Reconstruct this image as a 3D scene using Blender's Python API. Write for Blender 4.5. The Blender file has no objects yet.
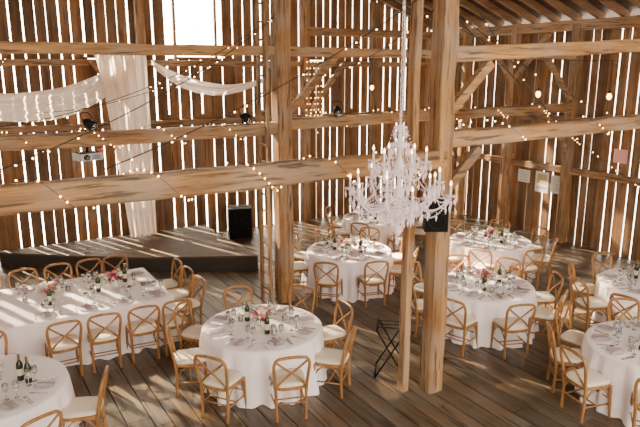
import bpy, math, random
from mathutils import Vector, Matrix
R=random.Random(7)
A31=math.radians(31.0)
CS,SN=math.cos(A31),math.sin(A31)
CAMX,CAMY,CAMZ=-13.34,-15.5,4.3
def S(X,Y):            # site survey grid -> barn grid (barn is turned 31 deg on the survey)
    return (CAMX+CS*X+SN*Y, CAMY-SN*X+CS*Y)
def S3(X,Y,z):
    a=S(X,Y); return Vector((a[0],a[1],z))
# ------------------------------------------------------------ materials
def newmat(name):
    m=bpy.data.materials.new(name); m.use_nodes=True
    nt=m.node_tree; b=nt.nodes['Principled BSDF']
    return m,nt,b
def plain(name,col,rough=0.5,metal=0,emit=None,es=0,trans=0,bump=0,bscale=60,spec=None):
    m,nt,b=newmat(name)
    b.inputs['Base Color'].default_value=(*col,1)
    b.inputs['Roughness'].default_value=rough
    b.inputs['Metallic'].default_value=metal
    if spec is not None: b.inputs['Specular IOR Level'].default_value=spec
    if trans: b.inputs['Transmission Weight'].default_value=trans
    if emit:
        b.inputs['Emission Color'].default_value=(*emit,1); b.inputs['Emission Strength'].default_value=es
    n=nt.nodes.new('ShaderNodeTexNoise'); n.inputs['Scale'].default_value=bscale
    tc=nt.nodes.new('ShaderNodeTexCoord'); nt.links.new(tc.outputs['Object'],n.inputs['Vector'])
    mr=nt.nodes.new('ShaderNodeMapRange'); mr.inputs[3].default_value=max(0.02,rough-.06); mr.inputs[4].default_value=min(1,rough+.06)
    nt.links.new(n.outputs['Fac'],mr.inputs[0]); nt.links.new(mr.outputs[0],b.inputs['Roughness'])
    if bump:
        bp=nt.nodes.new('ShaderNodeBump'); bp.inputs['Strength'].default_value=bump; bp.inputs['Distance'].default_value=.01
        nt.links.new(n.outputs['Fac'],bp.inputs['Height']); nt.links.new(bp.outputs[0],b.inputs['Normal'])
    return m
def wood(name,c1,c2,axis,rough=.65,sc=9,vary=.5,bump=.35,grey=0,crack=0):
    m,nt,b=newmat(name); N=nt.nodes; L=nt.links
    tc=N.new('ShaderNodeTexCoord'); mp=N.new('ShaderNodeMapping')
    s=[1,1,1]; s['xyz'.index(axis)]=.07
    mp.inputs['Scale'].default_value=s; L.new(tc.outputs['Object'],mp.inputs['Vector'])
    g=N.new('ShaderNodeNewGeometry')
    add=N.new('ShaderNodeVectorMath'); add.operation='ADD'
    mul=N.new('ShaderNodeMath'); mul.operation='MULTIPLY'; mul.inputs[1].default_value=37
    L.new(g.outputs['Random Per Island'],mul.inputs[0]); L.new(mp.outputs[0],add.inputs[0]); L.new(mul.outputs[0],add.inputs[1])
    n=N.new('ShaderNodeTexNoise'); n.inputs['Scale'].default_value=sc; n.inputs['Detail'].default_value=7; n.inputs['Roughness'].default_value=.72
    L.new(add.outputs[0],n.inputs['Vector'])
    n2=N.new('ShaderNodeTexNoise'); n2.inputs['Scale'].default_value=1.6; n2.inputs['Detail'].default_value=4
    L.new(tc.outputs['Object'],n2.inputs['Vector'])
    cr=N.new('ShaderNodeValToRGB'); cr.color_ramp.elements[0].position=.32; cr.color_ramp.elements[1].position=.68
    cr.color_ramp.elements[0].color=(*c1,1); cr.color_ramp.elements[1].color=(*c2,1)
    L.new(n.outputs['Fac'],cr.inputs[0])
    hs=N.new('ShaderNodeHueSaturation')
    a=N.new('ShaderNodeMath'); a.operation='ADD'
    L.new(g.outputs['Random Per Island'],a.inputs[0]); L.new(n2.outputs['Fac'],a.inputs[1])
    mr=N.new('ShaderNodeMapRange'); mr.inputs[1].default_value=.2; mr.inputs[2].default_value=1.7
    mr.inputs[3].default_value=1-vary*.5; mr.inputs[4].default_value=1+vary*.6
    L.new(a.outputs[0],mr.inputs[0])
    val=mr.outputs[0]
    if crack:
        n3=N.new('ShaderNodeTexNoise'); n3.inputs['Scale'].default_value=sc*2.6; n3.inputs['Detail'].default_value=3
        L.new(add.outputs[0],n3.inputs['Vector'])
        m3=N.new('ShaderNodeMapRange'); m3.inputs[1].default_value=.34; m3.inputs[2].default_value=.44; m3.inputs[3].default_value=1-crack; m3.inputs[4].default_value=1
        L.new(n3.outputs['Fac'],m3.inputs[0])
        mm=N.new('ShaderNodeMath'); mm.operation='MULTIPLY'; L.new(val,mm.inputs[0]); L.new(m3.outputs[0],mm.inputs[1]); val=mm.outputs[0]
    L.new(val,hs.inputs['Value'])
    if grey:
        mx=N.new('ShaderNodeMix'); mx.data_type='RGBA'
        av=sum(c2)/3*.78
        mx.inputs[7].default_value=(av*1.15,av,av*.82,1)
        m2=N.new('ShaderNodeMapRange'); m2.inputs[1].default_value=.42; m2.inputs[2].default_value=.64; m2.inputs[4].default_value=grey
        L.new(n2.outputs['Fac'],m2.inputs[0]); L.new(m2.outputs[0],mx.inputs[0]); L.new(cr.outputs[0],mx.inputs[6]); L.new(mx.outputs[2],hs.inputs['Color'])
    else: L.new(cr.outputs[0],hs.inputs['Color'])
    L.new(hs.outputs[0],b.inputs['Base Color'])
    b.inputs['Roughness'].default_value=rough
    bp=N.new('ShaderNodeBump'); bp.inputs['Strength'].default_value=bump; bp.inputs['Distance'].default_value=.02
    L.new(n.outputs['Fac'],bp.inputs['Height']); L.new(bp.outputs[0],b.inputs['Normal'])
    return m
BE1,BE2=(.12,.050,.017),(.47,.25,.095)
M_bx=wood('beam_wood_x',BE1,BE2,'x',vary=.8,bump=.7,grey=.45,crack=.7); M_by=wood('beam_wood_y',BE1,BE2,'y',vary=.8,bump=.7,grey=.45,crack=.7); M_bz=wood('beam_wood_z',BE1,BE2,'z',vary=.8,bump=.7,grey=.45,crack=.7)
M_wall=wood('barn_board',(.080,.031,.011),(.30,.145,.054),'z',.75,7,1.1,crack=.4,grey=.35)
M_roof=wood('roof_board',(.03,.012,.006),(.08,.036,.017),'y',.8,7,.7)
M_raft=wood('rafter_wood',(.11,.05,.022),(.28,.145,.065),'x',.7,7,.7)
M_floor=wood('floor_board',(.040,.024,.013),(.155,.102,.060),'y',.38,6,1.2,.3,grey=.7,crack=.7)
M_stage=wood('stage_ply',(.06,.036,.021),(.115,.074,.044),'x',.6,4,.3,.1)
M_stagef=plain('stage_skirt',(.03,.024,.02),.7)
M_underfloor=plain('underfloor_dark',(.01,.007,.005),.9)  # near-black sheet below the boards, shows dark through the gaps
M_chair=wood('chair_wood',(.17,.068,.019),(.40,.20,.064),'z',.35,20,.35,.1)
M_cush=plain('cushion_cream',(.80,.70,.58),.9,bump=.3)
def clothmat():
    m=plain('table_linen',(.93,.84,.875),.85,bump=.25,bscale=25); 
    m.node_tree.nodes['Principled BSDF'].inputs['Sheen Weight'].default_value=.2
    return m
M_linen=clothmat()
M_plate=plain('porcelain',(.78,.75,.76),.12)
M_nap=plain('napkin_blush',(.44,.34,.37),.9)
M_metal=plain('cutlery_metal',(.55,.48,.40),.25,1)
M_glass=plain('clear_glass',(.95,.95,.95),.05,trans=.85)
M_bottle=plain('bottle_green',(.012,.03,.012),.08)
M_label=plain('bottle_label',(.75,.68,.5),.7)
M_foil=plain('bottle_foil',(.35,.22,.08),.3,1)
M_leaf=plain('leaf_green',(.05,.11,.03),.6)
M_pink=plain('petal_pink',(.75,.26,.30),.7)
M_burg=plain('petal_burgundy',(.35,.02,.05),.7)
M_white=plain('petal_white',(.85,.76,.65),.7)
M_black=plain('black_plastic',(.008,.008,.008),.6,spec=.2)
M_grille=plain('speaker_grille',(.008,.008,.008),.9,bump=.4,bscale=200,spec=.1)
M_grey=plain('grey_plastic',(.5,.5,.5),.4)
M_red=plain('red_plastic',(.7,.04,.02),.4)
M_wire=plain('black_cable',(.02,.016,.012),.6)
M_cryst=plain('crystal_white_glow',(.94,.80,.82),.06,trans=.4,emit=(1,.82,.80),es=.15)  # faint emission added to lighten the crystal, which is no lamp itself
M_crm=plain('chandelier_metal',(.80,.70,.70),.25,.4)
M_candle=plain('candle_sleeve',(.88,.82,.76),.5)
M_flame=plain('candle_bulb',(1,.9,.8),.3,emit=(1,.66,.32),es=11)
M_fairy=plain('fairy_bulb',(1,.9,.7),.3,emit=(1,.55,.18),es=20)
M_edison=plain('edison_bulb',(1,.8,.5),.3,emit=(1,.48,.14),es=18)
def drapemat():
    m=plain('sheer_fabric',(.92,.78,.68),.9,bump=.2,bscale=30); nt=m.node_tree
    t=nt.nodes.new('ShaderNodeBsdfTranslucent'); t.inputs[0].default_value=(.98,.86,.76,1)
    mx=nt.nodes.new('ShaderNodeMixShader'); mx.inputs[0].default_value=.6
    out=[n for n in nt.nodes if n.type=='OUTPUT_MATERIAL'][0]
    nt.links.new(nt.nodes['Principled BSDF'].outputs[0],mx.inputs[1]); nt.links.new(t.outputs[0],mx.inputs[2]); nt.links.new(mx.outputs[0],out.inputs[0])
    return m
M_drape=drapemat()
M_paper=plain('paper_white',(.82,.80,.76),.8)
M_paperp=plain('paper_pink',(.85,.42,.38),.8)
M_ink=plain('ink_grey',(.25,.25,.24),.8)
M_green=plain('ink_green',(.50,.42,.20),.8)
# ------------------------------------------------------------ mesh builder
class MB:
    def __init__(s): s.v=[]; s.f=[]; s.m=[]; s.sm=[]; s.mats=[]
    def mi(s,mat):
        if mat not in s.mats: s.mats.append(mat)
        return s.mats.index(mat)
    def add(s,vs,fs,mat,smooth=False):
        o=len(s.v); s.v+= [tuple(x) for x in vs]; i=s.mi(mat)
        for f in fs: s.f.append(tuple(o+k for k in f)); s.m.append(i); s.sm.append(smooth)
    def box(s,c,d,mat,rot=0):
        x,y,z=d[0]/2,d[1]/2,d[2]/2; cr,sr=math.cos(rot),math.sin(rot)
        vs=[]
        for sx,sy,sz in [(-1,-1,-1),(1,-1,-1),(1,1,-1),(-1,1,-1),(-1,-1,1),(1,-1,1),(1,1,1),(-1,1,1)]:
            a,b=sx*x,sy*y; vs.append((c[0]+a*cr-b*sr,c[1]+a*sr+b*cr,c[2]+sz*z))
        s.add(vs,[(0,3,2,1),(4,5,6,7),(0,1,5,4),(1,2,6,5),(2,3,7,6),(3,0,4,7)],mat)
    def beam(s,p0,p1,w,h,mat,seg=None,jit=.007):
        p0=Vector(p0);p1=Vector(p1);d=p1-p0;L=d.length;d.normalize()
        up=Vector((0,0,1)) if abs(d.z)<.95 else Vector((0,1,0))
        sd=d.cross(up).normalized(); up=sd.cross(d).normalized()
        n=seg or max(2,int(L/.45)); c=min(w,h)*.08; vs=[]
        prof=[(-w/2+c,-h/2),(w/2-c,-h/2),(w/2,-h/2+c),(w/2,h/2-c),(w/2-c,h/2),(-w/2+c,h/2),(-w/2,h/2-c),(-w/2,-h/2+c)]
        for i in range(n+1):
            q=p0+d*(L*i/n); ja,jb=R.uniform(-jit,jit),R.uniform(-jit,jit)
            for a,b in prof:
                vs.append(q+sd*(a+ja+R.uniform(-jit,jit)*.5)+up*(b+jb+R.uniform(-jit,jit)*.5))
        fs=[tuple(range(7,-1,-1)),tuple(n*8+k for k in range(8))]
        for i in range(n):
            for k in range(8): fs.append((i*8+k,i*8+(k+1)%8,(i+1)*8+(k+1)%8,(i+1)*8+k))
        s.add(vs,fs,mat)
    def tube(s,pts,r,mat,sides=8,closed=False,smooth=True):
        pts=[Vector(p) for p in pts]; n=len(pts); rs=r if isinstance(r,list) else [r]*n
        vs=[]; nrm=None
        for i,p in enumerate(pts):
            if closed: t=pts[(i+1)%n]-pts[i-1]
            else: t=pts[min(i+1,n-1)]-pts[max(i-1,0)]
            t.normalize()
            if nrm is None:
                nrm=t.orthogonal().normalized()
            nrm=(nrm-t*nrm.dot(t)); 
            if nrm.length<1e-5: nrm=t.orthogonal()
            nrm.normalize(); b=t.cross(nrm)
            for k in range(sides):
                a=2*math.pi*k/sides; vs.append(p+(nrm*math.cos(a)+b*math.sin(a))*rs[i])
        fs=[]
        for i in range(n if closed else n-1):
            j=(i+1)%n
            for k in range(sides): fs.append((i*sides+k,i*sides+(k+1)%sides,j*sides+(k+1)%sides,j*sides+k))
        if not closed: fs+=[tuple(range(sides-1,-1,-1)),tuple((n-1)*sides+k for k in range(sides))]
        s.add(vs,fs,mat,smooth)
    def lathe(s,c,prof,mat,sides=16,smooth=True):
        vs=[];n=len(prof)
        for r,z in prof:
            for k in range(sides):
                a=2*math.pi*k/sides; vs.append((c[0]+r*math.cos(a),c[1]+r*math.sin(a),c[2]+z))
        fs=[]
        for i in range(n-1):
            for k in range(sides): fs.append((i*sides+k,i*sides+(k+1)%sides,(i+1)*sides+(k+1)%sides,(i+1)*sides+k))
        fs+=[tuple(range(sides-1,-1,-1)),tuple((n-1)*sides+k for k in range(sides))]
        s.add(vs,fs,mat,smooth)
    def blob(s,c,r,mat,sx=1,sy=1,sz=1,u=8,w=5):
        prof=[(max(.001,math.sin(math.pi*i/w))*r,-math.cos(math.pi*i/w)*r*sz) for i in range(w+1)]
        s.lathe(c,prof,mat,u)
    def octa(s,c,r,h,mat):
        x,y,z=c
        s.add([(x+r,y,z),(x,y+r,z),(x-r,y,z),(x,y-r,z),(x,y,z+h),(x,y,z-h)],
              [(0,1,4),(1,2,4),(2,3,4),(3,0,4),(1,0,5),(2,1,5),(3,2,5),(0,3,5)],mat)
    def mesh(s,name):
        me=bpy.data.meshes.new(name); me.from_pydata(s.v,[],s.f)
        for m in s.mats: me.materials.append(m)
        me.polygons.foreach_set('material_index',s.m); me.polygons.foreach_set('use_smooth',s.sm); me.update()
        return me
    def obj(s,name,loc=(0,0,0),rot=0,parent=None):
        return put(name,s.mesh(name),loc,rot,parent)
def put(name,me,loc=(0,0,0),rot=0,parent=None):
    o=bpy.data.objects.new(name,me); o.location=loc; o.rotation_euler=(0,0,rot)
    bpy.context.scene.collection.objects.link(o)
    if parent: o.parent=parent
    return o
def cr(pts,n=6,closed=False):
    P=[Vector(p) for p in pts]; out=[]; m=len(P)
    for i in range(m if closed else m-1):
        if closed: a,b,c,d=P[i-1],P[i],P[(i+1)%m],P[(i+2)%m]
        else: a,b,c,d=P[max(i-1,0)],P[i],P[i+1],P[min(i+2,m-1)]
        for k in range(n):
            t=k/n; out.append(.5*((2*b)+(c-a)*t+(2*a-5*b+4*c-d)*t*t+(3*b-a-3*c+d)*t**3))
    if not closed: out.append(P[-1])
    return out
# ------------------------------------------------------------ shell
EAVE=5.45; PITCH=math.tan(math.radians(20)); RIDGE=-9.0; XL=-18.0; YF=-21.0
def roofz(x): return EAVE+PITCH*(-x if x>RIDGE else (x-2*RIDGE))
# floor
mb=MB(); x=XL
while x<0:
    w=min(R.uniform(.2,.32),-x+.001); y=YF+R.uniform(-2,0)
    while y<0:
        l=R.uniform(2.5,4.5); y1=min(y+l,0); y0=max(y,YF)
        if y1-y0>.05:
            mb.box((x+w/2,(y0+y1)/2,-.02+R.uniform(-.002,.002)),(w-.016,y1-y0-.008,.04),M_floor)
        y+=l
    x+=w
mb.box((XL/2,YF/2,-.07),(-XL,-YF,.05),M_underfloor)
mb.obj('floor')
# back wall boards
WX0,WX1,WZ0,WZ1=-8.22,-7.15,4.58,6.9
mb=MB(); x=XL
while x<0:
    w=R.uniform(.20,.27); gap=R.choice([.015,.03,.035,.045,.05])
    x1=min(x+w,0); zt=roofz((x+x1)/2)+.14
    def seg(z0,z1,a=0,b=0):
        mb.box(((x+x1)/2,.02+R.uniform(-.004,.004),(z0+z1)/2),(x1-x,.028,z1-z0),M_wall)
    if x1>WX0 and x<WX1:
        seg(-.04,WZ0); seg(WZ1,zt)
    elif R.random()<.3:
        zz=R.choice([1.6,3.05,4.55]); seg(-.04,zz-.01)
        seg(zz+.01,zt)
    else: seg(-.04,zt)
    if R.random()<.35:   # batten closing part of a gap
        z0=R.choice([0,1.6,3.0]); mb.box((x1+gap/2,.045,z0+.8),(gap+.04,.02,1.6),M_wall)
    x+=w+gap
mb.obj('wall_back')
# right wall boards
mb=MB(); y=YF
while y<0:
    w=R.uniform(.17,.28); gap=R.choice([.004,.01,.02,.03,.04]); y1=min(y+w,0)
    mb.box((.02+R.uniform(-.004,.004),(y+y1)/2,(EAVE-.04)/2),(.028,y1-y,EAVE+.02),M_wall)
    y+=w+gap
mb.obj('wall_right')
mb=MB(); y=YF
while y<0:
    w=R.uniform(.2,.3); gap=R.choice([.01,.02,.035,.045]); y1=min(y+w,0)
    mb.box((XL-.02,(y+y1)/2,(EAVE-.04)/2),(.028,y1-y,EAVE+.02),M_wall)
    y+=w+gap
mb.obj('wall_left')
# window frame
mb=MB()
for xx in (WX0,WX1): mb.beam((xx,-.02,WZ0-.05),(xx,-.02,WZ1+.05),.07,.07,M_bz,jit=.002)
for zz in (WZ0,WZ1): mb.beam((WX0-.05,-.02,zz),(WX1+.05,-.02,zz),.07,.07,M_bx,jit=.002)
mb.obj('window_1')
# wall framing
mb=MB()
for z in (1.6,3.0,4.46):
    mb.beam((XL,-.09,z),(0,-.09,z),.14,.15,M_bx)
mb.beam((-4.6,-.2,EAVE-.12),(0,-.2,EAVE-.12),.2,.22,M_bx)
for xx in (-16,-13.0,-9.1,-4.6,-2.3,-.14): mb.beam((xx,-.16,0),(xx,-.16,roofz(xx)-.1),.2,.22,M_bz)
mb.beam((-9.1,-.3,3.1),(-10.3,-.3,4.5),.12,.14,M_bx)
mb.beam((-4.6,-.3,3.1),(-5.8,-.3,4.5),.12,.14,M_bx)
mb.beam((-4.6,-.3,3.1),(-3.4,-.3,4.5),.12,.14,M_bx)
mb.obj('trim_back')
mb=MB()
for z in (1.85,3.1,4.75):
    mb.beam((-.09,YF,z),(-.09,0,z),.14,.17,M_by)
mb.beam((-.13,YF,EAVE-.12),(-.13,0,EAVE-.12),.24,.24,M_by)
for yy in (-3.6,-5.5,-9.57,-13.6,-1.8): mb.beam((-.16,yy,0),(-.16,yy,EAVE-.1),.22,.2,M_bz)
for yy in (-3.6,-9.57):
    mb.beam((-.2,yy,4.0),(-.2,yy+1.1,5.2),.1,.12,M_by); mb.beam((-.2,yy,4.0),(-.2,yy-1.1,5.2),.1,.12,M_by)
mb.obj('trim_right')
# roof
mb=MB(); 
YR0,YR1=-16.5,.3
for side in (0,1):
    s=0; 
    xa,xb=(.35,RIDGE) if side==0 else (XL-.35,RIDGE)
    L=abs(xb-xa)
    while s<L:
        w=R.uniform(.2,.3); e=min(s+w,L)
        x0=xa+(xb-xa)*s/L; x1=xa+(xb-xa)*e/L
        z0,z1=roofz(x0)+.16,roofz(x1)+.16
        vs=[(x0,YR0,z0),(x1,YR0,z1),(x1,YR1,z1),(x0,YR1,z0)]
        vs+=[(a,b,c+.03) for a,b,c in vs]
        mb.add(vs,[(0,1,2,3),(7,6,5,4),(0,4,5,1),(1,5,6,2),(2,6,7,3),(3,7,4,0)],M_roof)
        s+=w+R.choice([.002,.002,.006])
mb.obj('ceiling')
mb=MB(); y=-.35
while y>YR0:
    for xe in (.1,XL-.1):
        mb.beam((xe,y,roofz(xe)+.06),(RIDGE,y,roofz(RIDGE)+.06),.09,.17,M_raft,seg=12)
    y-=.62
mb.beam((RIDGE,YR0,roofz(RIDGE)),(RIDGE,0,roofz(RIDGE)),.16,.2,M_by)
mb.obj('roof_rafters')
# ------------------------------------------------------------ frame
Y1,Y2,PX=-9.57,-5.5,-8.0
def braces(mb,x,y,z,sgns,l=.9,m=M_bx):
    for sg in sgns: mb.beam((x,y,z-l*1.05),(x+sg*l,y,z-.06),.10,.12,m)
post=MB(); post.beam((PX+.02,Y1,0),(PX-.04,Y1,roofz(PX)-.05),.235,.235,M_bz,jit=.012); post.obj('timber_post')
post=MB(); post.beam((PX-.13,Y2,0),(PX-.13,Y2,roofz(PX)-.05),.29,.27,M_bz,jit=.012); post.obj('timber_post')
post=MB(); post.beam((-16,Y1,0),(-16,Y1,roofz(-16)-.05),.27,.27,M_bz); post.obj('timber_post')
post=MB(); post.beam((-16,Y2,0),(-16,Y2,roofz(-16)-.05),.27,.27,M_bz); post.obj('timber_post')
a=S(1.14,7.82)
post=MB(); b=S(1.18,7.82); post.beam((a[0],a[1],0),(b[0],b[1],roofz(PX)-.3),.10,.13,M_bz,jit=.005); post.obj('support_plank_post')
bm=MB(); bm.beam((XL,Y1,3.19),(PX-.0,Y1,3.21),.24,.24,M_bx,jit=.014); bm.beam((PX,Y1,3.44),(-.1,Y1,3.56),.22,.21,M_bx,jit=.012)
bm.beam((PX,Y1,4.48),(-.1,Y1,4.85),.17,.19,M_bx)
braces(bm,PX+.15,Y1,4.45,(1,),.62); braces(bm,PX+.15,Y1,3.35,(1,),.5); braces(bm,-16,Y1,3.23,(1,)); braces(bm,-.2,Y1,3.5,(-1,),.9)
bm.obj('tie_beam')
bm=MB(); bm.beam((XL,Y2,3.27),(PX-.1,Y2,3.27),.2,.22,M_bx,jit=.012); bm.beam((PX-.1,Y2,3.34),(-.1,Y2,3.42),.2,.2,M_bx,jit=.012)
bm.beam((XL,Y2,4.60),(-.1,Y2,4.62),.16,.17,M_bx,jit=.01)
braces(bm,PX,Y2,4.6,(1,),1.0); braces(bm,-.2,Y2,4.6,(-1,),1.0); braces(bm,-16,Y2,3.2,(1,)); braces(bm,-.2,Y2,3.3,(-1,),.9)
bm.obj('tie_beam')
bm=MB(); bm.beam((PX,-13,7.6),(PX,-.1,7.6),.2,.22,M_by); bm.obj('purlin_beam')
# ladder fixed on the post
ld=MB(); lx=PX-.50
for yy in (-.17,.17): ld.beam((lx,Y2+yy,0),(lx,Y2+yy,7.4),.05,.08,M_bz,jit=.003)
z=.3
while z<7.3:
    ld.tube([(lx,Y2-.2,z),(lx,Y2+.2,z)],.018,M_bz,6); z+=.3
ld.obj('wooden_ladder')
# ------------------------------------------------------------ stage
mb=MB()
pts=[(-7.77,-3.58),(-9.85,-2.49),(-11.4,-1.4),(-12.6,-.4),(-12.6,-.3),(-7.77,-.3)]
k=len(pts); vs=[(p[0],p[1],0) for p in pts]+[(p[0],p[1],.30) for p in pts]
mb.add(vs,[tuple(range(k,2*k))[::-1]],M_stage)
mb.add(vs,[(i,(i+1)%k,k+(i+1)%k,k+i) for i in range(k)],M_stagef)
mb.add([(p[0],p[1],.30) for p in pts]+[(p[0],p[1],.335) for p in pts],[tuple(range(k,2*k)),tuple(range(k-1,-1,-1))]+[(i,(i+1)%k,k+(i+1)%k,k+i) for i in range(k)],M_stage)
mb.obj('stage_platform')
def speaker(name,loc,rot,w,d,h):
    mb=MB(); mb.box((0,0,h/2),(w,d,h),M_black); mb.box((0,-d/2-.006,h/2),(w*.9,.012,h*.92),M_grille)
    mb.lathe((0,0,h),[(.05,0),(.05,.006),(.001,.007)],M_black,12)
    for zz,r in ((h*.35,w*.36),(h*.78,w*.2)):
        pts=[(r*math.cos(t*math.pi/12),-d/2-.014,zz+r*math.sin(t*math.pi/12)) for t in range(24)]
        mb.tube(pts,.008,M_black,6,closed=True)
    return mb.obj(name,loc,rot)
speaker('loudspeaker',(-6.95,-.75,.0),-A31*.6,.6,.5,.8)
p=S(1.44,7.56); speaker('wall_speaker',(p[0],p[1],2.34),-A31,.29,.20,.42)
# ------------------------------------------------------------ drapes
def swag(name,pts,width,folds=5,n=40):
    path=cr(pts,n//(len(pts)-1)); mb=MB(); W=14; vs=[]
    N=len(path)
    for i,p in enumerate(path):
        t=i/(N-1); w=width*(.35+.65*math.sin(math.pi*min(1,max(0,t)))**.6)
        for k in range(W+1):
            s=k/W; vs.append((p.x+.0,p.y+.05*math.sin(s*folds*2*math.pi+t*3),p.z-w*s+.03*math.sin(s*9+t*5)))
    fs=[(i*(W+1)+k,i*(W+1)+k+1,(i+1)*(W+1)+k+1,(i+1)*(W+1)+k) for i in range(N-1) for k in range(W)]
    mb.add(vs,fs,M_drape,True); return mb.obj(name)
swag('fabric_swag',[(-9.25,-.8,4.75),(-10.3,-.8,4.15),(-11.4,-.8,3.85),(-12.8,-.8,3.9),(-14.2,-.8,4.5)],.60)
swag('fabric_swag',[(-9.05,-.8,4.5),(-8.2,-.8,4.1),(-7.2,-.8,3.95),(-6.2,-.8,4.1)],.26)
mb=MB(); W=48; H=24; vs=[]
for j in range(H+1):
    t=j/H; z=4.62-t*4.2; wl=-10.35+ .5*t**.7; wr=-9.2-.0*t
    for i in range(W+1):
        s=i/W; vs.append((wl+(wr-wl)*s,-.95+.05*math.sin(s*34+.8*math.sin(t*4))+.02*math.sin(s*77),z+.0))
mb.add(vs,[(j*(W+1)+i,j*(W+1)+i+1,(j+1)*(W+1)+i+1,(j+1)*(W+1)+i) for j in range(H) for i in range(W)],M_drape,True)
mb.tube([(-10.45,-.95,4.64),(-9.1,-.95,4.64)],.02,M_bx,8)
mb.obj('hanging_drape')
# ------------------------------------------------------------ chair
def chair_mesh():
    mb=MB(); r=.0175
    hoop=cr([(-.185,-.20,0),(-.19,-.185,.25),(-.195,-.195,.46),(-.212,-.225,.64),(-.222,-.255,.79),(-.185,-.272,.875),(-.09,-.282,.897),(0,-.284,.902),
             (.09,-.282,.897),(.185,-.272,.875),(.222,-.255,.79),(.212,-.225,.64),(.195,-.195,.46),(.19,-.185,.25),(.185,-.20,0)],5)
    mb.tube(hoop,r*1.15,M_chair,8)
    for sg in (-1,1):
        mb.tube(cr([(sg*.20,.19,.45),(sg*.205,.2,.22),(sg*.21,.215,0)],4),[.021]*3+[.0195]*3+[.016]*3,M_chair,8)
        mb.tube(cr([(sg*.19,-.2,.475),(sg*.085,-.225,.60),(-sg*.07,-.248,.73),(-sg*.205,-.268,.85)],5),.0145,M_chair,6)
        mb.tube([(sg*.19,-.19,.2),(sg*.205,.2,.2)],.011,M_chair,6)
        mb.tube(cr([(sg*.203,.195,.28),(sg*.17,.18,.40),(sg*.10,.17,.435)],4),.009,M_chair,6)
        mb.tube(cr([(sg*.19,-.185,.28),(sg*.195,-.10,.40),(sg*.2,-.03,.435)],4),.009,M_chair,6)
        mb.tube(cr([(sg*.2,.195,.28),(sg*.2,.10,.40),(sg*.2,.03,.435)],4),.009,M_chair,6)
    mb.tube([(-.2,0,.2),(.2,0,.2)],.011,M_chair,6)
    mb.tube([(-.205,.205,.26),(.205,.205,.26)],.011,M_chair,6)
    mb.tube([(-.19,-.19,.24),(.19,-.19,.24)],.011,M_chair,6)
    def ring(w0,w1,d,z,k=28):
        o=[]
        for i in range(k):
            a=2*math.pi*i/k; ca,sa=math.cos(a),math.sin(a)
            e=.45; X=abs(ca)**e*(1 if ca>=0 else -1); Y=abs(sa)**e*(1 if sa>=0 else -1)
            w=w0+(w1-w0)*(Y+1)/2; o.append((X*w,Y*d,z))
        return o
    def slab(levels,mat,smooth):
        vs=[];k=28
        for l in levels: vs+=ring(*l)
        fs=[tuple(range(k-1,-1,-1)),tuple((len(levels)-1)*k+i for i in range(k))]
        for j in range(len(levels)-1):
            for i in range(k): fs.append((j*k+i,j*k+(i+1)%k,(j+1)*k+(i+1)%k,(j+1)*k+i))
        mb.add(vs,fs,mat,smooth)
    slab([(.185,.215,.215,.425),(.195,.225,.222,.432),(.195,.225,.222,.458),(.188,.218,.216,.464)],M_chair,False)
    slab([(.180,.205,.205,.464),(.192,.22,.217,.475),(.192,.22,.217,.50),(.18,.205,.205,.513),(.12,.14,.14,.52)],M_cush,True)
    return mb.mesh('dining_chair')
CH=chair_mesh()
def chair(x,y,ang):  # ang: direction the chair faces (barn frame)
    put('dining_chair',CH,(x,y,0),ang-math.pi/2)
# ------------------------------------------------------------ tables
def cloth(outline,name,loc,rot,nf,seed):
    rr=random.Random(seed); mb=MB(); n=len(outline); ph=[rr.uniform(0,6.28) for _ in range(4)]
    vs=[]
    P=[Vector((a,b,0)) for a,b in outline]
    Nn=[]
    for i in range(n):
        t=P[(i+1)%n]-P[i-1]; Nn.append(Vector((t.y,-t.x,0)).normalized())
    per=[0]
    for i in range(n): per.append(per[-1]+(P[(i+1)%n]-P[i]).length)
    tot=per[-1]
    def fold(i):
        s=per[i]/tot*2*math.pi
        return .6*math.sin(nf*s+ph[0]+.9*math.sin(3*s+ph[1]))+.35*math.sin(nf*1.0*1.6//1*s+ph[2])+.25*math.sin(5*s+ph[3])
    for sc in (.5,.9): vs+=[(p.x*sc,p.y*sc,.76) for p in P]
    vs+=[(p.x,p.y,.76) for p in P]; vs+=[(P[i]+Nn[i]*.008).to_tuple()[:2]+(.752,) for i in range(n)]
    H=9
    for j in range(1,H+1):
        t=j/H
        for i in range(n):
            o=.012+.05*t+ .08*t**.6*fold(i); q=P[i]+Nn[i]*o; vs.append((q.x,q.y,.752-.745*t))
    nr=4+H; fs=[]
    for j in range(nr-1):
        for i in range(n): fs.append((j*n+i,(j+1)*n+i,(j+1)*n+(i+1)%n,j*n+(i+1)%n))
    fs.append(tuple(range(n)))
    mb.add(vs,fs,M_linen,True)
    return mb.obj(name,loc,rot)
def rnd(Rr,n=200): return [(Rr*math.cos(2*math.pi*i/n),Rr*math.sin(2*math.pi*i/n)) for i in range(n)]
def rect(a,b,r=.06):
    out=[]
    for cx,cy,a0 in ((a-r,b-r,0),(-a+r,b-r,90),(-a+r,-b+r,180),(a-r,-b+r,270)):
        for k in range(5): t=math.radians(a0+k*22.5); out.append((cx+r*math.cos(t),cy+r*math.sin(t)))
    res=[]
    for i in range(len(out)):
        p=Vector(out[i]);q=Vector(out[(i+1)%len(out)]); m=max(1,int((q-p).length/.03))
        for k in range(m): res.append(tuple(p.lerp(q,k/m)))
    return res
ZT=.762
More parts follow.
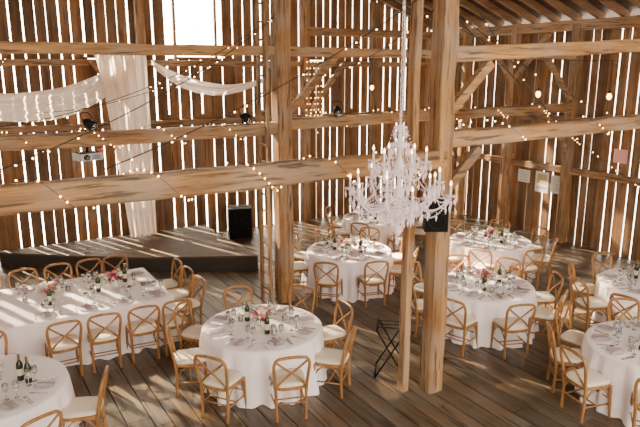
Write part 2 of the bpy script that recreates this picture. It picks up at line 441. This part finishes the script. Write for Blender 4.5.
def bottle_mesh():
    mb=MB()
    mb.lathe((0,0,0),[(.03,0),(.037,.006),(.038,.02),(.038,.19),(.034,.215),(.018,.245),(.0145,.26)],M_bottle,16)
    mb.lathe((0,0,0),[(.0145,.255),(.0155,.26),(.015,.31),(.016,.315),(.016,.325),(.001,.326)],M_foil,12)
    mb.lathe((0,0,0),[(.0382,.07),(.0388,.071),(.0388,.15),(.0382,.151)],M_label,16)
    return mb.mesh('wine_bottle')
BT=bottle_mesh()
def flower_mesh(seed,s=1.2):
    rr=random.Random(seed); mb=MB()
    mb.lathe((0,0,0),[(.04,0),(.055,.01),(.06,.07),(.045,.12),(.05,.13)],M_glass if seed%2 else M_plate,16)
    for i in range(28):
        a=rr.uniform(0,6.28); r=rr.uniform(0,.12)*s; z=.16+rr.uniform(-.01,.11)-r*.35
        m=rr.choice([M_pink,M_burg,M_white,M_white,M_pink]); q=rr.uniform(.024,.040)
        c=(r*math.cos(a),r*math.sin(a),z); mb.blob(c,q,m,sz=.8,u=8,w=4)
        mb.lathe((c[0],c[1],c[2]+q*.3),[(q*.9,0),(q*1.15,q*.5),(q*.7,q*.7),(.002,q*.3)],m,7)
    for i in range(38):
        a=rr.uniform(0,6.28); l=rr.uniform(.1,.2)*s; z0=.12; e=(l*math.cos(a),l*math.sin(a),z0+rr.uniform(-.04,.15))
        p=(e[0]*.5,e[1]*.5,(z0+e[2])/2+.03); w=.018; dx,dy=-math.sin(a)*w,math.cos(a)*w
        mb.add([(0,0,z0),(p[0]+dx,p[1]+dy,p[2]),e,(p[0]-dx,p[1]-dy,p[2])],[(0,1,2,3)],M_leaf)
    return mb.mesh('flower_centerpiece')
FL=[flower_mesh(i) for i in range(3)]
def candle_mesh():
    mb=MB(); mb.lathe((0,0,0),[(.035,0),(.04,.005),(.04,.08),(.036,.08),(.034,.01),(.001,.01)],M_glass,14)
    mb.lathe((0,0,.01),[(.028,0),(.028,.04),(.002,.042)],M_candle,12); mb.blob((0,0,.062),.006,M_flame,sz=1.8,u=6,w=4)
    return mb.mesh('votive_candle')
CN=candle_mesh()
def glass_at(mb,x,y,z=0):
    mb.lathe((x,y,z),[(.032,0),(.032,.003),(.005,.008),(.004,.08),(.02,.095),(.036,.125),(.036,.16),(.030,.19),(.028,.19),(.034,.15),(.03,.12),(.003,.10)],M_glass,10)
def settings(name_loc,seats,z=ZT):
    pl=MB(); nap=MB(); gl=MB(); cu=MB()
    for (x,y,dx,dy) in seats:
        pl.lathe((x,y,0),[(.07,0),(.085,.003),(.13,.014),(.132,.017),(.085,.008),(.001,.006)],M_plate,20)
        a=math.atan2(dy,dx); sx,sy=-dy,dx
        nap.box((x,y,.022),(.20,.075,.018),M_nap,a); nap.box((x+dx*.01,y+dy*.01,.036),(.15,.055,.014),M_nap,a+.12)
        for k,o in ((0,.165),(1,-.165),(2,-.19)):
            cu.box((x+sx*o,y+sy*o,.003),(.19,.012,.004),M_metal,a); cu.box((x+sx*o+dx*.09,y+sy*o+dy*.09,.004),(.05,.022,.005),M_metal,a)
        glass_at(gl,x+dx*.17+sx*(-.12),y+dy*.17+sy*(-.12)); glass_at(gl,x+dx*.2+sx*(-.02),y+dy*.2+sy*(-.02))
    L=(name_loc[0],name_loc[1],z); r=name_loc[2]
    pl.obj('dinner_plates',L,r); nap.obj('folded_napkins',L,r); gl.obj('wine_glasses',L,r); cu.obj('cutlery',L,r)
def deco(x,y,k,rr):
    put('flower_centerpiece',FL[k%3],(x,y,ZT),rr.uniform(0,6))
    for i in range(2):
        a=rr.uniform(0,1.0)+k; put('wine_bottle',BT,(x+.29*math.cos(a+i*2.6),y+.29*math.sin(a+i*2.6),ZT),0)
    for i in range(3):
        a=rr.uniform(0,1)+i*2.09; put('votive_candle',CN,(x+.37*math.cos(a),y+.37*math.sin(a),ZT),0)
def round_table(X,Y,D,angs,seed):
    x,y=S(X,Y); rr=random.Random(seed)
    cloth(rnd(D/2),'round_dining_table',(x,y,0),0,15+seed%4,seed)
    seats=[]
    for a in angs:
        ang=math.radians(a)-A31; rad=D/2+.21+rr.uniform(-.02,.06); j=rr.uniform(-.16,.16)
        chair(x+rad*math.cos(ang),y+rad*math.sin(ang),ang+math.pi+j)
        seats.append(((D/2-.19)*math.cos(ang),(D/2-.19)*math.sin(ang),-math.cos(ang),-math.sin(ang)))
    settings((x,y,0),seats); deco(x,y,seed,rr)
o8=[22.5+45*i for i in range(8)]
round_table(-.82,8.24,1.68,o8,1)
round_table(.585,12.06,1.68,[-112,-68,-22,22,67,112,152,190],2)
round_table(2.78,9.96,1.60,[-80+45*i for i in range(8)],3)
round_table(3.63,12.8,1.68,[-112,-65,-22,22,67,112,157,202],4)
round_table(5.65,10.06,1.68,[10,55,100,150,190,228,-90,-40],5)
round_table(4.42,7.61,1.68,[-60,-10,35,80,128,165,200,243],6)
round_table(1.43,14.95,1.68,[-112,-68,-22,22,67,112,157,202],7)
round_table(-3.80,6.50,1.68,[2,-42,-88,-140,175,118],8)
for X,Y in ((-3.50,6.66),(-3.38,6.60)):
    p=S(X,Y); put('wine_bottle',BT,(p[0],p[1],ZT),0)
# long banquet table
tx0,tx1,ty0,ty1=-14.6,-10.5,-6.25,-4.45
cx,cy=(tx0+tx1)/2,(ty0+ty1)/2
cloth(rect((tx1-tx0)/2,(ty1-ty0)/2),'banquet_table',(cx,cy,0),0,30,11)
seats=[]
for i,xx in enumerate((-12.25,-11.68,-11.12,-10.62)):
    chair(xx+R.uniform(-.02,.02),-6.5,math.pi/2+R.uniform(-.1,.1)); seats.append((xx-.1-cx,ty0+.2-cy,0,1))
for xx in (-14.2,): chair(xx,-6.45,math.pi/2)
for xx in (-14.2,-13.6,-13.0,-12.45,-11.9,-11.35,-10.85):
    chair(xx+R.uniform(-.02,.02),-4.2,-math.pi/2+R.uniform(-.1,.1)); seats.append((xx-.05-cx,ty1-.2-cy,0,-1))
for yy in (-5.95,-5.38,-4.8):
    chair(-10.22,yy,math.pi+R.uniform(-.1,.1)); seats.append((tx1-.2-cx,yy-cy,-1,0))
settings((cx,cy,0),seats)
rr=random.Random(5)
for i,xx in enumerate((-11.2,-12.2,-13.3)): deco(xx,cy+.05,i,rr)
# folding stand beside the posts
mb=MB()
for sx in (-.22,.22):
    mb.tube([(sx,-.22,0),(sx,.2,.72)],.012,M_black,8); mb.tube([(sx,.22,0),(sx,-.2,.72)],.012,M_black,8)
for a in ((-.22,0),(.22,0),(-.2,.72),(.2,.72)): mb.tube([(-.24,a[0],a[1]+.012),(.24,a[0],a[1]+.012)],.012,M_black,8)
for sx in (-.12,0,.12): mb.box((sx,0,.735),(.03,.42,.004),M_black)
p=S(1.03,8.35); mb.obj('folding_tray_stand',(p[0],p[1],0),.9)
# ------------------------------------------------------------ chandelier
def chandelier():
    mb=MB(); rr=random.Random(3)
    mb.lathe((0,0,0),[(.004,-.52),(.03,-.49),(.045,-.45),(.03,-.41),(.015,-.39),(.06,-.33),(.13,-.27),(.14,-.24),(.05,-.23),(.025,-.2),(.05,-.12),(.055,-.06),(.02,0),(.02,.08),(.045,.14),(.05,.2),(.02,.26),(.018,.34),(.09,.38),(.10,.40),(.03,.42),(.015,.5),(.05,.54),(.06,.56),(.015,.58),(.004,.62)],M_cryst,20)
    tips=[]
    def arm(a,rad,z0,zt,k):
        c,s=math.cos(a),math.sin(a)
        pts=cr([(c*.05,s*.05,z0),(c*rad*.4,s*rad*.4,z0-.10),(c*rad*.75,s*rad*.75,z0-.09),(c*rad,s*rad,zt-.03)],5)
        mb.tube(pts,.010,M_cryst,6)
        x,y=c*rad,s*rad
        mb.lathe((x,y,zt-.03),[(.012,0),(.03,.012),(.056,.022),(.054,.028),(.012,.02)],M_cryst,12)
        mb.lathe((x,y,zt),[(.011,-.01),(.011,.085),(.004,.088)],M_candle,8)
        mb.lathe((x,y,zt+.088),[(.004,0),(.011,.014),(.009,.03),(.001,.052)],M_flame,8)
        for j in range(6):
            b=j*math.pi/3; px,py=x+.05*math.cos(b),y+.05*math.sin(b)
            mb.octa((px,py,zt-.03),.006,.009,M_cryst); mb.octa((px,py,zt-.070),.012,.034,M_cryst)
        mb.octa((x,y,zt-.07),.010,.014,M_cryst); mb.octa((x,y,zt-.13),.018,.05,M_cryst)
        for q in (pts[6],pts[10],pts[13]):
            mb.octa((q.x,q.y,q.z-.03),.007,.01,M_cryst); mb.octa((q.x,q.y,q.z-.078),.014,.042,M_cryst)
        tips.append(Vector((x,y,zt-.02)))
    for i in range(12): arm(i*math.pi/6+.1,.50 if i%2==0 else .40,-.12,-.06 if i%2==0 else 0.03,i)
    low=list(tips); tips.clear()
    for i in range(6): arm(i*math.pi/3+.3,.25,.16,.24,i)
    up=list(tips)
    def strand(p,q,sag,n,r=.0085):
        p=Vector(p);q=Vector(q)
        for i in range(n+1):
            t=i/n; v=p.lerp(q,t); v.z-=sag*4*t*(1-t); mb.octa(v,r,r*1.3,M_cryst)
    for i,t in enumerate(low):
        a=math.atan2(t.y,t.x)
        if i%2==0: strand((.09*math.cos(a),.09*math.sin(a),.38),t,.17,30)
        strand(t,low[(i+1)%12],.08,13); strand(t,(.12*math.cos(a),.12*math.sin(a),-.27),.08,18)
        if i%2==0: strand(t,low[(i+2)%12],.16,22)
    for i,t in enumerate(up):
        strand(t,up[(i+1)%6],.07,11); a=math.atan2(t.y,t.x); strand((.06*math.cos(a),.06*math.sin(a),.55),t,.09,18)
    for rad,z,n in ((.13,-.26,14),(.09,.385,12),(.06,-.33,8),(.06,.55,8),(.2,-.2,14),(.3,-.22,18),(.15,-.3,10)):
        for i in range(n):
            a=2*math.pi*i/n; x,y=rad*math.cos(a),rad*math.sin(a)
            if rad>.15: mb.octa((x,y,z+.05),.006,.02,M_cryst)
            mb.octa((x,y,z-.02),.007,.011,M_cryst); mb.octa((x,y,z-.065),.014,.042,M_cryst)
    mb.tube([(.2*math.cos(i*math.pi/8),.2*math.sin(i*math.pi/8),-.15) for i in range(16)],.005,M_crm,6,closed=True)
    mb.tube([(.3*math.cos(i*math.pi/11),.3*math.sin(i*math.pi/11),-.17) for i in range(22)],.005,M_crm,6,closed=True)
    mb.octa((0,0,-.57),.03,.05,M_cryst)
    return mb
chx,chy=S(.76,5.9); ctr=3.22
cmb=chandelier()
z=.63; i=0
top=roofz(chx)-ctr
while z<top:
    pts=[]
    for k in range(10):
        a=2*math.pi*k/10; u=.014*math.cos(a); w=.026*math.sin(a)
        pts.append((u,0,z+w) if i%2 else (0,u,z+w))
    cmb.tube(pts,.0042,M_crm,5,closed=True); z+=.04; i+=1
cmb.tube(cr([(.0,.01,.5),(.03,.0,1.2),(-.02,.01,2.2),(.02,0,3.4),(0,0,top)],8),.006,M_candle,6)
cmb.obj('crystal_chandelier',(chx,chy,ctr))
# ------------------------------------------------------------ string lights
def sag(p,q,s,n=24):
    p=Vector(p);q=Vector(q); o=[]
    for i in range(n+1):
        t=i/n; v=p.lerp(q,t); v.z-=s*4*t*(1-t); o.append(v)
    return o
P1=Vector((PX,Y1,0)); P2=Vector((PX-.13,Y2,0))
wires=[(P1+Vector((.14,-.05,4.9)),S3(7.25,13.75,1.7),.15),(P1+Vector((.14,0,5.4)),S3(6.4,15.2,2.5),.2),
       (P1+Vector((.14,0,5.0)),S3(7.2,12.9,3.2),.35),
       (P2+Vector((-.17,-.17,5.2)),S3(-2.9,5.2,3.4),.2),(P2+Vector((-.17,-.17,5.2)),S3(-4.6,9.0,3.5),.3),
       (P1+Vector((-.2,-.14,5.3)),S3(-2.0,5.7,3.4),.15),(P1+Vector((-.2,0,5.0)),P2+Vector((.2,-.1,4.2)),.25),
       (P2+Vector((-.2,.1,4.9)),Vector((-12,-.3,3.4)),.4),(Vector((-12,-.3,4.6)),Vector((-14,-5.4,3.5)),.2)]
wm=MB(); fm=MB()
for p,q,s in wires:
    pts=sag(p,q,s,30); wm.tube(pts,.0065,M_wire,5)
    for v in pts[1:-1]:
        if R.random()<.35: fm.blob(v-Vector((0,0,.014)),.010,M_fairy,u=6,w=4)
wm.obj('string_light_cables')
def wrap(x0,x1,y,z,h,n):
    pts=[]
    for i in range(n):
        t=i/(n-1); a=t*n*.33; x=x0+(x1-x0)*t
        v=Vector((x,y+math.cos(a)*(h*.72),z+math.sin(a)*(h*.72))); pts.append(v)
        if R.random()<.5: fm.blob(v,.010,M_fairy,u=6,w=4)
    fm.tube(pts,.003,M_wire,4)
wrap(-14,PX-.3,Y1,3.2,.24,110); wrap(-15,PX-.3,Y2,3.27,.22,120); wrap(PX+.3,-.3,Y2,3.38,.22,100); wrap(PX+.3,-.3,Y1,3.5,.22,80)
for k in range(5):
    x=-4.7+.12*k; pts=[Vector((x+R.uniform(-.02,.02),-.42,4.5-i*.16)) for i in range(12+R.randint(-3,3))]
    fm.tube(pts,.003,M_wire,4)
    for v in pts: fm.blob(v,.012,M_fairy,u=6,w=4)
fm.obj('fairy_lights')
bm=MB()
bulbs=[S3(3.86,11.2,3.9),S3(5.12,11.2,3.86),S3(1.17,14.3,3.93)]
for v in bulbs:
    bm.tube([v+Vector((0,0,.05)),v+Vector((0,0,.6))],.006,M_wire,6)
    bm.lathe(v,[(.02,.03),(.022,.07),(.01,.085)],M_black,10)
    bm.lathe(v,[(.002,-.08),(.03,-.062),(.044,-.02),(.034,.01),(.018,.035)],M_edison,12)
b0=S3(3.86,11.2,4.5);b1=S3(5.12,11.2,4.46)
bm.tube(sag(P1+Vector((.1,.1,4.9)),b0,.1,10)+sag(b0,b1,.02,4)[1:]+sag(b1,S3(6.9,14.4,4.7),.1,10)[1:],.007,M_wire,5)
b2=S3(1.17,14.3,4.53); bm.tube(sag(P2+Vector((.2,.1,4.6)),b2,.1,8)+sag(b2,Vector((-2.3,-.3,4.7)),.1,8)[1:],.007,M_wire,5)
bm.obj('pendant_bulb_string')
# ------------------------------------------------------------ projector / spotlights on the beam
def projector(x,y,z,rot):
    mb=MB(); mb.box((0,0,.06),(.36,.26,.11),M_grey); mb.box((0,0,.12),(.30,.22,.012),M_black)
    mb.lathe((0,0,0),[(.02,.12),(.02,.2),(.05,.2),(.05,.21),(.001,.21)],M_black,10)
    pts=[(-.09,-.13-.0,.06),(-.09,-.17,.06)]; mb.tube(pts,.042,M_black,14); mb.tube([(-.09,-.165,.06),(-.09,-.175,.06)],.033,M_glass,14)
    for k in range(5): mb.box((.08,-.132,.03+.015*k),(.13,.006,.006),M_black)
    mb.box((.17,-.10,.14),(.07,.08,.05),M_red)
    mb.obj('video_projector',(x,y,z),rot)
projector(-11.5,Y2,2.945,.3)
def par(x,y,z,rx):
    mb=MB()
    mb.tube([(0,0,-.0),(0,-.05,-.02),(0,-.2,-.09)],[.05,.075,.08],M_black,14); mb.tube([(0,-.2,-.09),(0,-.205,-.092)],.068,M_glass,14)
    mb.tube(cr([(-.09,-.08,-.04),(-.09,-.02,.1),(0,0,.13),(.09,-.02,.1),(.09,-.08,-.04)],4),.008,M_black,6)
    mb.tube([(0,0,-.04),(0,0,-.17)],.012,M_black,6)
    mb.obj('stage_spotlight',(x,y,z),rx)
par(-11.5,Y2,3.54,.6); par(-7.0,Y2-.05,3.60,-.4); par(-8.9,Y2-.0,3.54,.3)
# ------------------------------------------------------------ papers on the right wall
def poster(yc,zc,w,h,mat,kind):
    mb=MB(); mb.box((0,0,0),(.006,w,h),mat)
    if kind==1:
        for i in range(7): mb.box((-.004,0,h*.38-i*h*.12),(.002,w*R.uniform(.5,.8),h*.025),M_ink)
    if kind==2:
        mb.box((-.004,0,h*.15),(.002,w*.7,h*.45),M_green); mb.box((-.004,0,-h*.28),(.002,w*.7,h*.06),M_ink)
    mb.obj('wall_poster',(-.0,yc,zc),0)
poster(-4.05,1.50,.40,.34,M_paper,1); poster(-4.65,1.42,.42,.55,M_paper,2); poster(-5.15,1.42,.42,.46,M_paper,1); poster(-6.8,2.35,.34,.32,M_paperp,0)
# ------------------------------------------------------------ light
w=bpy.data.worlds.new('World'); bpy.context.scene.world=w; w.use_nodes=True
nt=w.node_tree; bg=nt.nodes['Background']
d=Vector((.28,-.75,-.58)).normalized()
tc=nt.nodes.new('ShaderNodeTexCoord'); dt=nt.nodes.new('ShaderNodeVectorMath'); dt.operation='DOT_PRODUCT'
dt.inputs[1].default_value=(-d.x,-d.y,0.0)
nt.links.new(tc.outputs['Generated'],dt.inputs[0])
mr=nt.nodes.new('ShaderNodeMapRange'); mr.inputs[1].default_value=-.3; mr.inputs[2].default_value=.6; mr.inputs[3].default_value=5.4; mr.inputs[4].default_value=24.0
nt.links.new(dt.outputs['Value'],mr.inputs[0]); nt.links.new(mr.outputs[0],bg.inputs[1])
bg.inputs[0].default_value=(1,.885,.715,1)
sd=bpy.data.lights.new('sun','SUN'); sd.energy=85; sd.angle=math.radians(1.1); sd.color=(1,.79,.50)
so=bpy.data.objects.new('sun',sd); bpy.context.scene.collection.objects.link(so)
so.rotation_euler=d.to_track_quat('-Z','Y').to_euler()
# ------------------------------------------------------------ camera
cd=bpy.data.cameras.new('camera'); cd.sensor_width=36; cd.lens=35.0; cd.clip_start=.05
co=bpy.data.objects.new('camera',cd); bpy.context.scene.collection.objects.link(co)
co.location=(CAMX,CAMY,CAMZ); co.rotation_euler=(math.radians(77),0,-A31)
bpy.context.scene.camera=co
